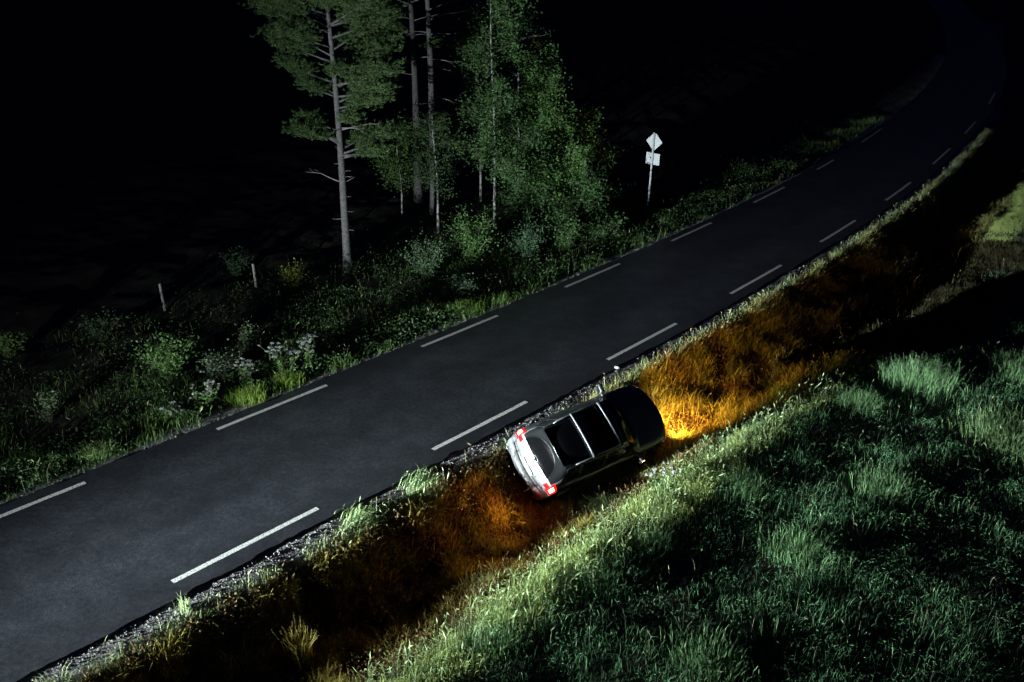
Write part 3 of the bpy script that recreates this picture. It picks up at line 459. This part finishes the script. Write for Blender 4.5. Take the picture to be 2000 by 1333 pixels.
birch('full leafy birch at the right end of the group, bright top',1.8,41.8,7.6,.09,bc(1.2,7.3,46,lambda q:2.5*(1-.72*q)),22000,.105,BG,lean=(-.5,.2),cb=(.09,.17,.05))
birch('birch with low spreading foliage nearest the sign',3.2,43.4,4.6,.06,bc(.7,4.4,30,lambda q:1.7*(1-.5*q)),11000,.105,BG,(.05,.10,.03),(.075,.14,.04))
birch('birch with pale speckled trunk in the middle of the group',-.75,39.4,10.5,.075,bc(2.6,10,40,lambda q:1.8*(1-.4*q)),12500,.105,BG,(.05,.10,.04),(.075,.13,.05))
birch('thin birch left of the speckled birch',-1.5,44.5,9.5,.065,bc(3,9.2,30,lambda q:1.6*(1-.4*q)),9000,.105,BG,(.05,.095,.04),(.07,.12,.05))
birch('slender birch behind the full leafy birch',1.25,41.5,7.5,.06,bc(2.2,7.2,32,lambda q:1.7*(1-.4*q)),11000,.105,BG,(.055,.11,.04),(.08,.145,.05))
birch('thin pale birch in front of the right pine',-3.18,39.36,5.8,.06,bc(1.6,5.6,20,lambda q:1.1*(1-.3*q)),4200,.08,BG,(.05,.09,.04),(.07,.11,.05))
birch('dark birch filling the back of the group above the speckled birch',.3,45.5,10.5,.07,bc(2.5,10,40,lambda q:2.1*(1-.4*q)),13000,.11,BG,(.045,.085,.04),(.06,.11,.045))
birch('low bushy birch in the middle of the group, leaves down to the ground',.6,40.0,4.2,.05,bc(.5,4,26,lambda q:1.5*(1-.4*q)),8000,.10,BG,(.045,.09,.035),(.065,.12,.045))
birch('low bushy birch under the full leafy birch',2.9,41.2,3.4,.05,bc(.4,3.2,24,lambda q:1.5*(1-.4*q)),7000,.10,BG,(.045,.09,.035),(.065,.12,.045))
birch('small birch with drooping leaves between left and middle pines',-4.9,41.0,4.4,.05,bc(1.6,4.2,14,lambda q:1.1*(1-.3*q)),2600,.105,BG,(.07,.13,.045),(.10,.16,.05))
# ------------------------------------------------------------------ sign and posts
def cyl(r,h,n=14,z0=0):
    return tube([(0,0,z0),(0,0,z0+h*.5),(0,0,z0+h)],[r,r,r],n)
sx,sy=6.48,44.11; sz=gz1(sx,sy); sg=empty('road_sign',(sx,sy,sz-.1),(R(1.0),R(1.5),0),label='grey steel pole with a diamond sign and a square plate, seen from behind',cat='sign')
tris('pole',*cyl(.045,4.05),M['galv'],sg,smooth=True); tris('pole_cap',*cyl(.05,.03,14,4.05),M['galv'],sg)
def plate(name,pts,y,th,mat,rz):
    n=len(pts); V=[(p[0],y,p[1]) for p in pts]+[(p[0],y+th,p[1]) for p in pts]; F=[tuple(range(n)),tuple(range(2*n-1,n-1,-1))]+[(i,i+n,(i+1)%n+n,(i+1)%n) for i in range(n)]
    o=frompy(name,V,F,mat,sg); o.rotation_euler=(0,0,rz); return o
def rounded(pts,r=.05,n=4):
    o=[]; m=len(pts)
    for i in range(m):
        p=np.array(pts[i],float); a=np.array(pts[i-1],float)-p; b=np.array(pts[(i+1)%m],float)-p; a/=np.linalg.norm(a); b/=np.linalg.norm(b)
        for k in range(n+1): t=k/n; o.append(tuple(p+r*(a*(1-t)**2+b*t**2)))
    return o
RZ=R(-38)
plate('diamond_plate',rounded([(0,3.22),(.44,3.66),(0,4.10),(-.44,3.66)]),.055,.004,M['alu'],RZ); plate('square_plate',rounded([(-.36,2.58),(.36,2.58),(.36,3.12),(-.36,3.12)],.03),.055,.004,M['alu'],RZ)
for zz in (3.45,3.85,2.7,3.0):
    o=frompy('clamp',[(a*.14,b,zz+c) for a in(-1,1) for b in(.0485,.0545) for c in(-.012,.012)],[(0,1,3,2),(4,6,7,5),(0,4,5,1),(2,3,7,6),(0,2,6,4),(1,5,7,3)],M['galv'],sg); o.rotation_euler=(0,0,RZ)
def wpost(label,x,y,h,lx):
    V,F=tube([(0,0,-.2),(0,0,h*.5),(0,0,h-.03),(0,0,h)],[.05,.047,.045,.036],8); o=tris('wooden_post',V,F,M['post'],label=label,cat='post',group='weathered posts on the forest side'); o.location=(x,y,gz1(x,y)); o.rotation_euler=(0,lx,0); return o
wpost('left weathered wooden post in the dark weeds',-11.94,30.34,1.0,R(-2.5)); wpost('right weathered wooden post beside the yellowish bush',-9.35,32.59,.92,R(-2))
# ------------------------------------------------------------------ the car, rolled on its right side slope into the ditch (x forward, y left, z up)
M['car_paint']=pm('dark_grey_metallic_paint',(.06,.062,.07),.40,.5,1,noise=.06,scale=3); M['rear_paint']=pm('blotchy_rear_paint',(.085,.088,.095),.5,.2,.5,noise=.45,scale=6); M['roof_black']=pm('black_roof_panel',(.0018,.0018,.0025),.10,0,0,.3)  # tailgate and rear bumper get a slightly paler, blotchier grey
M['bonnet']=M['car_paint']
M['shell']=pm('dark_inner_shell',(.008,.008,.009),.8); M['trim']=pm('black_plastic_trim',(.018,.018,.02),.55); M['rubber']=pm('tyre_rubber',(.018,.018,.018),.85,bump=.3); M['rim']=pm('alloy_rim',(.45,.46,.48),.35,.8)
M['rail']=pm('satin_roof_rail',(.07,.073,.09),.5,.2); M['chrome']=pm('chrome',(.6,.6,.62),.15,1); M['glass']=pm('dark_tinted_glass',(.010,.011,.012),.06,0,0,.6)
M['lens_red']=pm('red_lens_unlit',(.16,.003,.006),.2,0,1); M['tail_lit']=pm('lit_red_tail_lens',(.2,.01,.01),.3,emit=(1,.2,.15),estr=26); M['tail_rim']=pm('red_lens_glow',(.12,.002,.002),.3,emit=(1,.006,.004),estr=3.5)
M['amber_lit']=pm('lit_amber_lens',(.6,.3,.05),.3,emit=(1,.55,.12),estr=30); M['headlens']=pm('headlamp_lens',(.3,.3,.32),.1,0,1); M['plate_white']=pm('plate_white',(.6,.6,.6),.5)
def dustyglass():
    m,n,b=nodes('dusty_rear_glass'); tc=n.nodes.new('ShaderNodeTexCoord'); s=n.nodes.new('ShaderNodeSeparateXYZ'); n.links.new(tc.outputs['Object'],s.inputs[0])
    def mt(op,*a):
        k=n.nodes.new('ShaderNodeMath'); k.operation=op
        for i,v in enumerate(a):
            if isinstance(v,(int,float)): k.inputs[i].default_value=v
            else: n.links.new(v,k.inputs[i])
        return k.outputs[0]
    dy=mt('ADD',s.outputs['Y'],-.03); dz=mt('MULTIPLY',mt('ADD',s.outputs['Z'],-1.07),1.35); d=mt('SQRT',mt('ADD',mt('MULTIPLY',dy,dy),mt('MULTIPLY',dz,dz)))
    t=n.nodes.new('ShaderNodeTexNoise'); t.inputs['Scale'].default_value=22; t.inputs['Detail'].default_value=6; n.links.new(tc.outputs['Object'],t.inputs[0])
    e=n.nodes.new('ShaderNodeMapRange'); e.inputs[1].default_value=.56; e.inputs[2].default_value=.62; n.links.new(mt('ADD',d,mt('MULTIPLY',t.outputs['Fac'],.03)),e.inputs[0])
    inner=n.nodes.new('ShaderNodeMapRange'); inner.inputs[1].default_value=.11; inner.inputs[2].default_value=.07; n.links.new(d,inner.inputs[0])
    f=mt('MAXIMUM',e.outputs[0],inner.outputs[0]); f=mt('MULTIPLY_ADD',mt('MULTIPLY',f,mt('MULTIPLY_ADD',t.outputs['Fac'],.8,.4)),.85,mt('MULTIPLY',t.outputs['Fac'],.10))
    x=n.nodes.new('ShaderNodeMix'); x.data_type='RGBA'; n.links.new(f,x.inputs[0]); x.inputs[6].default_value=(.0012,.0012,.0014,1); x.inputs[7].default_value=(.0075,.008,.009,1); n.links.new(x.outputs[2],b.inputs['Base Color'])
    n.links.new(mt('MULTIPLY_ADD',f,.7,.04),b.inputs['Roughness']); n.links.new(mt('MAXIMUM',mt('MULTIPLY_ADD',f,-1.2,.4),0),b.inputs['Specular IOR Level']); return m
M['dusty']=dustyglass()
CAR=empty('car',(0,0,0),label='dark grey five-door car with lit tail lamps, rolled into the ditch',cat='car')
ST=[ # name, x, wrap, half ring sill -> centre line
('F0',2.28,.16,[(.55,.28),(.62,.36),(.62,.45),(.60,.50),(.5,.53),(.4,.54),(.28,.55),(.15,.555),(0,.555)]),
('F1',2.29,.22,[(.68,.25),(.78,.38),(.80,.52),(.78,.64),(.69,.69),(.56,.71),(.39,.72),(.2,.725),(0,.73)]),
('F2',2.20,.24,[(.74,.24),(.85,.40),(.88,.60),(.85,.76),(.75,.815),(.61,.845),(.43,.865),(.22,.875),(0,.88)]),
('F3',1.91,.14,[(.78,.24),(.89,.42),(.915,.64),(.885,.84),(.79,.895),(.63,.925),(.44,.945),(.22,.955),(0,.96)]),
('F4',1.42,.08,[(.79,.24),(.90,.42),(.925,.66),(.90,.90),(.81,.965),(.65,.995),(.45,1.015),(.22,1.025),(0,1.03)]),
('F5',1.06,.16,[(.79,.24),(.90,.42),(.925,.66),(.905,.94),(.83,1.01),(.72,1.045),(.5,1.065),(.25,1.08),(0,1.085)]),
('G0',.64,.14,[(.79,.24),(.90,.42),(.925,.66),(.91,.95),(.84,1.03),(.76,1.19),(.62,1.335),(.3,1.36),(0,1.37)]),
('G1',.18,.06,[(.79,.24),(.90,.42),(.925,.66),(.91,.96),(.84,1.04),(.72,1.36),(.61,1.555),(.33,1.605),(0,1.62)]),
('G2',-.45,0,[(.79,.24),(.90,.42),(.925,.66),(.91,.97),(.84,1.05),(.725,1.38),(.61,1.60),(.33,1.655),(0,1.67)]),
('G3',-1.05,0,[(.79,.24),(.90,.42),(.925,.66),(.905,.98),(.835,1.06),(.71,1.37),(.595,1.59),(.33,1.645),(0,1.66)]),
('G4',-1.62,-.03,[(.79,.25),(.90,.43),(.92,.68),(.89,.99),(.81,1.08),(.675,1.36),(.56,1.545),(.32,1.60),(0,1.615)]),
('B0',-1.84,-.06,[(.79,.26),(.89,.44),(.91,.68),(.88,.99),(.80,1.08),(.70,1.22),(.57,1.34),(.32,1.365),(0,1.375)]),
('B1',-2.05,-.10,[(.78,.27),(.88,.45),(.90,.68),(.87,.96),(.79,1.05),(.69,1.08),(.56,1.095),(.3,1.105),(0,1.11)]),
('B2',-2.15,-.16,[(.76,.28),(.86,.45),(.885,.66),(.86,.83),(.78,.865),(.68,.88),(.54,.89),(.29,.895),(0,.90)]),
('B3',-2.17,-.18,[(.75,.29),(.85,.45),(.87,.60),(.85,.69),(.77,.715),(.67,.725),(.53,.73),(.28,.735),(0,.74)]),
('B4',-2.16,-.18,[(.74,.29),(.845,.44),(.865,.56),(.845,.625),(.765,.645),(.66,.65),(.52,.655),(.27,.66),(0,.66)]),
('B5',-2.27,-.20,[(.73,.28),(.83,.40),(.85,.49),(.83,.545),(.75,.56),(.65,.565),(.51,.57),(.26,.57),(0,.57)]),
('B6',-2.25,-.20,[(.66,.27),(.74,.31),(.75,.34),(.73,.36),(.66,.37),(.57,.375),(.45,.38),(.23,.38),(0,.38)]),
('B7',-2.12,-.18,[(.60,.26),(.66,.265),(.66,.27),(.64,.275),(.58,.28),(.5,.28),(.4,.28),(.2,.28),(0,.28)])]
IDX={s[0]:i for i,s in enumerate(ST)}; SUB=6
def ringpts(x,wrap,h):
    full=[(y,z) for y,z in h]+[(-y,z) for y,z in h[-2::-1]]; return np.array([(x-wrap*(y/.9)**2,y,z) for y,z in full])
G=np.array([ringpts(*s[1:]) for s in ST])
def cr(A,sub,ten=.42):
    n=len(A); out_=[]
    for i in range(n-1):
        p0,p1,p2,p3=A[max(i-1,0)],A[i],A[i+1],A[min(i+2,n-1)]; m1=(p2-p0)*ten; m2=(p3-p1)*ten
        for k in range(sub):
            t=k/sub; out_.append((2*t**3-3*t*t+1)*p1+(t**3-2*t*t+t)*m1+(-2*t**3+3*t*t)*p2+(t**3-t*t)*m2)
    out_.append(A[-1]); return np.array(out_)
H=cr(G,SUB); H=np.swapaxes(cr(np.swapaxes(H,0,1),SUB),0,1); NU,NV=H.shape[:2]
du=np.gradient(H,axis=0); dv=np.gradient(H,axis=1); NRM=np.cross(dv,du); NRM/=np.linalg.norm(NRM,axis=2)[...,None]+1e-9
ctr=np.array([0,0,.75]); sgn=np.sign(((H-ctr)*NRM).sum()); NRM*=sgn
WHEELS=[(1.33,1),(1.33,-1),(-1.30,1),(-1.30,-1)]
def cell(i,j):
    u=(i+.5)/SUB; v=(j+.5)/SUB; k=8-abs(v-8); side='l' if v<8 else 'r'; c=H[i:i+2,j:j+2].reshape(-1,3).mean(0)
    U=lambda a,da,b,db: IDX[a]+da<=u<=IDX[b]+db
    for wx,ws in WHEELS:
        if math.hypot(c[0]-wx,c[2]-.33)<.375 and abs(c[1])>.6: return None
    if U('G4',.17,'B1',.0) and k>=4.83: return 'rear_window'
    if U('B1',-.5,'B2',.34) and 2.67<=k<=4.67: return 'tail_lamp_'+side
    if U('B1',.34,'B2',.0) and 4.67<k<=5.67: return 'tail_lens_'+side
    if U('B3',-.17,'B4',.34) and k>=4.5: return 'lower_trim'
    if U('G4',.34,'B3',0) and k>=4.5: return 'tailgate'
    if U('B3',.5,'B7',1): return 'rear_bumper'
    if U('F5',.17,'G1',-.17) and k>=5.33: return 'windshield'
    if U('G1',.0,'G4',.17) and k>=5.83: return 'roof'
    if U('F2',.34,'F5',0) and k>=4.17: return 'bonnet'
    if U('F1',.34,'F3',.17) and 3.0<=k<=4.83: return 'headlamp_'+side
    if U('F0',0,'F1',.67) and k>=4.0: return 'grille'
    if U('F0',0,'F2',.34): return 'front_bumper'
    if 4.17<=k<=5.67:
        if .0<=IDX['G1'] and IDX['G0']+.17<=u<=IDX['G2']-.17: return 'front_side_window_'+side
        if IDX['G2']<=u<=IDX['G3']+.17: return 'rear_side_window_'+side
        if IDX['G3']+.34<=u<=IDX['G4']+.0: return 'quarter_window_'+side
    if .67<=k<=4.17:
        if IDX['F5']+.5<=u<=IDX['G2']-.17: return 'front_door_'+side
        if IDX['G2']<=u<=IDX['G3']+.34: return 'rear_door_'+side
    return 'body'
CL={}
for i in range(NU-1):
    for j in range(NV-1):
        q=cell(i,j)
        if q: CL.setdefault(q,[]).append((i,j))
def panel(name,cells,mat,off=0,gap=.004,parent=CAR,smooth=True,**k):
    ids={}; V=[]; F=[]; cnt={}
    for i,j in cells:
        f=[]
        for a,b in ((i,j),(i+1,j),(i+1,j+1),(i,j+1)):
            if (a,b) not in ids: ids[(a,b)]=len(V); V.append(H[a,b]+NRM[a,b]*off)
            cnt[(a,b)]=cnt.get((a,b),0)+1; f.append(ids[(a,b)])
        F.append(f)
    V=np.array(V)
    if gap:
        nb={}
        for (i,j) in cells:
            c=np.mean([V[ids[p]] for p in ((i,j),(i+1,j),(i+1,j+1),(i,j+1))],axis=0)
            for p in ((i,j),(i+1,j),(i+1,j+1),(i,j+1)): nb.setdefault(p,[]).append(c)
        for p,n_ in cnt.items():
            if n_<4 and 0<p[0]<NU-1 and 0<p[1]<NV-1:
                d=np.mean(nb[p],axis=0)-V[ids[p]]; V[ids[p]]+=d/(np.linalg.norm(d)+1e-9)*min(gap,np.linalg.norm(d)*.4)-NRM[p]*.002
    return tris(name,V,F,mat,parent,smooth=smooth,**k)
SPEC={'rear_window':('rear_window','dusty',-.006),'lower_trim':('tailgate_trim','trim',-.012),'tailgate':('tailgate','rear_paint',0),'rear_bumper':('rear_bumper','rear_paint',.004),'windshield':('windscreen','glass',-.004),'roof':('roof','roof_black',0),'bonnet':('bonnet','bonnet',0),'grille':('grille','trim',-.006),'front_bumper':('front_bumper','car_paint',0),'body':('body','car_paint',0)}
OBJ={}
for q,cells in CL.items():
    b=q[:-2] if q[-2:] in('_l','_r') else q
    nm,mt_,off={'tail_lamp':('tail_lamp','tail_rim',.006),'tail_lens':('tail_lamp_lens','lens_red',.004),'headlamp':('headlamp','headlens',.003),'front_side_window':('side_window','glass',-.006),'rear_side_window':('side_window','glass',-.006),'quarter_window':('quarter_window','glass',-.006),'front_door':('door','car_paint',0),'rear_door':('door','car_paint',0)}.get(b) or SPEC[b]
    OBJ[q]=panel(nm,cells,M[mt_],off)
# dark shell behind the panels closes the gaps
allc=[(i,j) for c in CL.values() for i,j in c]; panel('inner_shell',allc,M['shell'],-.022,0)
frompy('underbody',[(x,y,z) for x in(-2.1,2.05) for y in(-.76,.76) for z in(.20,.27)],[(0,1,3,2),(4,6,7,5),(0,4,5,1),(2,3,7,6),(0,2,6,4),(1,5,7,3)],M['shell'],CAR)
# lit lamp cores
for sd in ('l','r'):
    c=[p for p in CL['tail_lamp_'+sd]]; us=[p[0] for p in c]; js=[p[1] for p in c]; u0,u1,j0,j1=min(us),max(us),min(js),max(js)
    core=[p for p in c if u0+2<=p[0]<=u1-3 and j0+3<=p[1]<=j1-3]; panel('lit_bulb_cover',core,M['tail_lit'],.011,.008,OBJ['tail_lamp_'+sd])
def lamp(name,loc,energy,col,size=.05,kind='POINT',aim=None,spot=90,blend=.5,parent=CAR):
    l=bpy.data.lights.new(name,kind); l.energy=energy; l.color=col; l.shadow_soft_size=size
    o=bpy.data.objects.new(name,l); link(o,parent); o.location=loc
    if aim is not None: o.rotation_euler=Vector(aim).to_track_quat('-Z','Y').to_euler(); l.spot_size=R(spot); l.spot_blend=blend
    return o
# roof rails, cross bars
def bar(name,pts,r,mat,sides=6,parent=CAR): return tris(name,*tube(pts,r,sides),mat,parent,smooth=True)
for s in (1,-1):
    rp=[(.05,.60*s,1.575),(-.05,.605*s,1.632),(-.5,.605*s,1.652),(-1.0,.595*s,1.646),(-1.3,.585*s,1.628),(-1.4,.575*s,1.572)]; bar('roof_rail',rp,[.014,.017,.017,.017,.017,.012],M['rail'])
for x in (.0,-.88):
    yy=np.linspace(-.60,.60,7); P=[(x,y,1.66+.045*(1-(y/.6)**2)+.01) for y in yy]; V,F=tube(P,.028,8); V=np.array(V); V[:,2]=1.69+(V[:,2]-1.69)*.75; tris('cross_bar',V,F,M['rail'],CAR,smooth=True)
    for s in (1,-1): bar('cross_bar_foot',[(x,.60*s,1.635),(x,.59*s,1.685)],[.03,.026],M['trim'])
def softbox(name,c,d,mat,rot=(0,0,0),parent=CAR,bev=.3,seg=3):
    bm=bmesh.new(); bmesh.ops.create_cube(bm,size=1)
    for v in bm.verts: v.co=Vector((v.co.x*d[0],v.co.y*d[1],v.co.z*d[2]))
    bmesh.ops.bevel(bm,geom=list(bm.edges),offset=min(d)*bev,segments=seg,affect='EDGES',profile=.6); o=frombm(name,bm,mat,parent,True); o.location=c; o.rotation_euler=rot; return o
for s in (1,-1):
    mi=softbox('wing_mirror',(.70,1.03*s,1.11),(.13,.24,.17),M['car_paint'],(0,0,-.12*s)); a=softbox('mirror_arm',(.72,.90*s,1.05),(.08,.12,.05),M['trim']); g=softbox('mirror_glass',(-.068,0,0),(.012,.19,.125),M['chrome'],parent=mi,bev=.2)
    softbox('indicator_strip',(.03,.112*s,.01),(.08,.03,.03),M['amber_lit'],parent=mi)
    for x,dz in ((.05,.90),(-.90,.915)): softbox('door_handle',(x,.925*s,dz),(.19,.03,.032),M['car_paint'])
    bar('window_trim',[(.66,.862*s,1.028),(.1,.862*s,1.045),(-.5,.860*s,1.056),(-1.1,.852*s,1.066),(-1.5,.835*s,1.078)],.008,M['chrome'],5)
# rear details: wiper, plate, spoiler lip, handle, tow eye, exhaust
bar('rear_wiper',[(-2.075,.03,1.085),(-2.05,-.12,1.115),(-2.04,-.33,1.125),(-2.035,-.42,1.125)],[.013,.010,.008,.006],M['trim'],6); softbox('wiper_hub',(-2.07,.03,1.085),(.04,.055,.05),M['trim'])
softbox('number_plate',(-2.185,0,.81),(.012,.50,.11),M['plate_white'],(0,R(-4),0),bev=.2); softbox('roof_spoiler',(-1.66,0,1.607),(.20,1.02,.028),M['roof_black'],(0,R(7),0))
bar('exhaust_pipe',[(-1.8,-.45,.27),(-2.28,-.45,.265)],.03,M['chrome'],10); softbox('tow_bar',(-2.33,0,.36),(.16,.05,.05),M['trim']); bar('tow_ball',[(-2.40,0,.37),(-2.40,0,.44)],[.022,.028],M['chrome'],8)
softbox('front_plate',(2.225,0,.46),(.012,.50,.11),M['plate_white'],bev=.2)
# wheels
for wx,ws in WHEELS:
    wh=empty('wheel',(wx,.80*ws,.33)); wh.parent=CAR
    def lathe(name,prof,mat,parent,n=28):
        V=[];F=[];m=len(prof)
        for i in range(n):
            a=i*2*math.pi/n
            for r,y in prof: V.append((r*math.cos(a),y*ws,r*math.sin(a)))
        for i in range(n):
            for j in range(m-1): F.append((i*m+j,((i+1)%n)*m+j,((i+1)%n)*m+j+1,i*m+j+1))
        return frompy(name,V,F,mat,parent,True)
    lathe('tyre',[(.20,-.10),(.29,-.11),(.325,-.08),(.335,0),(.325,.08),(.29,.11),(.215,.10)],M['rubber'],wh); lathe('rim',[(.22,.10),(.205,.06),(.18,.05),(.06,.075),(0,.08)],M['rim'],wh)
    for k in range(5):
        a=k*2*math.pi/5; bar('spoke',[(.05*math.cos(a),.09*ws,.05*math.sin(a)),(.205*math.cos(a),.085*ws,.205*math.sin(a))],[.03,.022],M['rim'],5,wh)
    V,F=tube([(wx+.38*math.cos(t),.895*ws,.33+.38*math.sin(t)) for t in np.linspace(-.25,math.pi+.25,19)],.018,6); tris('wheel_arch',V,F,M['trim'],CAR,smooth=True)
# amber hazard lamps
softbox('indicator_lamp',(2.10,-.76,.56),(.10,.14,.07),M['amber_lit'],(0,0,.6)); softbox('indicator_lamp',(2.08,.77,.56),(.10,.14,.07),M['amber_lit'],(0,0,-.6))
for q_ in ('tail_lit','tail_rim','amber_lit'): M[q_].cycles.emission_sampling='NONE'
AMB=(1,.47,.065); CROT=(Matrix.Rotation(R(90-53.6),3,'Z')@Matrix.Rotation(R(-3),3,'Y')@Matrix.Rotation(R(42.4),3,'X'))
def RI(az,el): return CROT.transposed()@Vector((math.sin(R(az))*math.cos(R(el)),math.cos(R(az))*math.cos(R(el)),math.sin(R(el))))
lamp('front_indicator_light',(2.30,-.70,.58),3600,AMB,.06,'SPOT',RI(29,3),84,.9)
lamp('rear_indicator_light',(-2.34,-.86,.80),350,(1,.43,.08),.05,'SPOT',RI(-124,16),124,.7)
lamp('tail_light',(-2.36,-.74,.93),4,(1,.06,.03),.06)
CAR.location=(1.82,21.94,-.53); CAR.rotation_euler=CROT.to_euler()
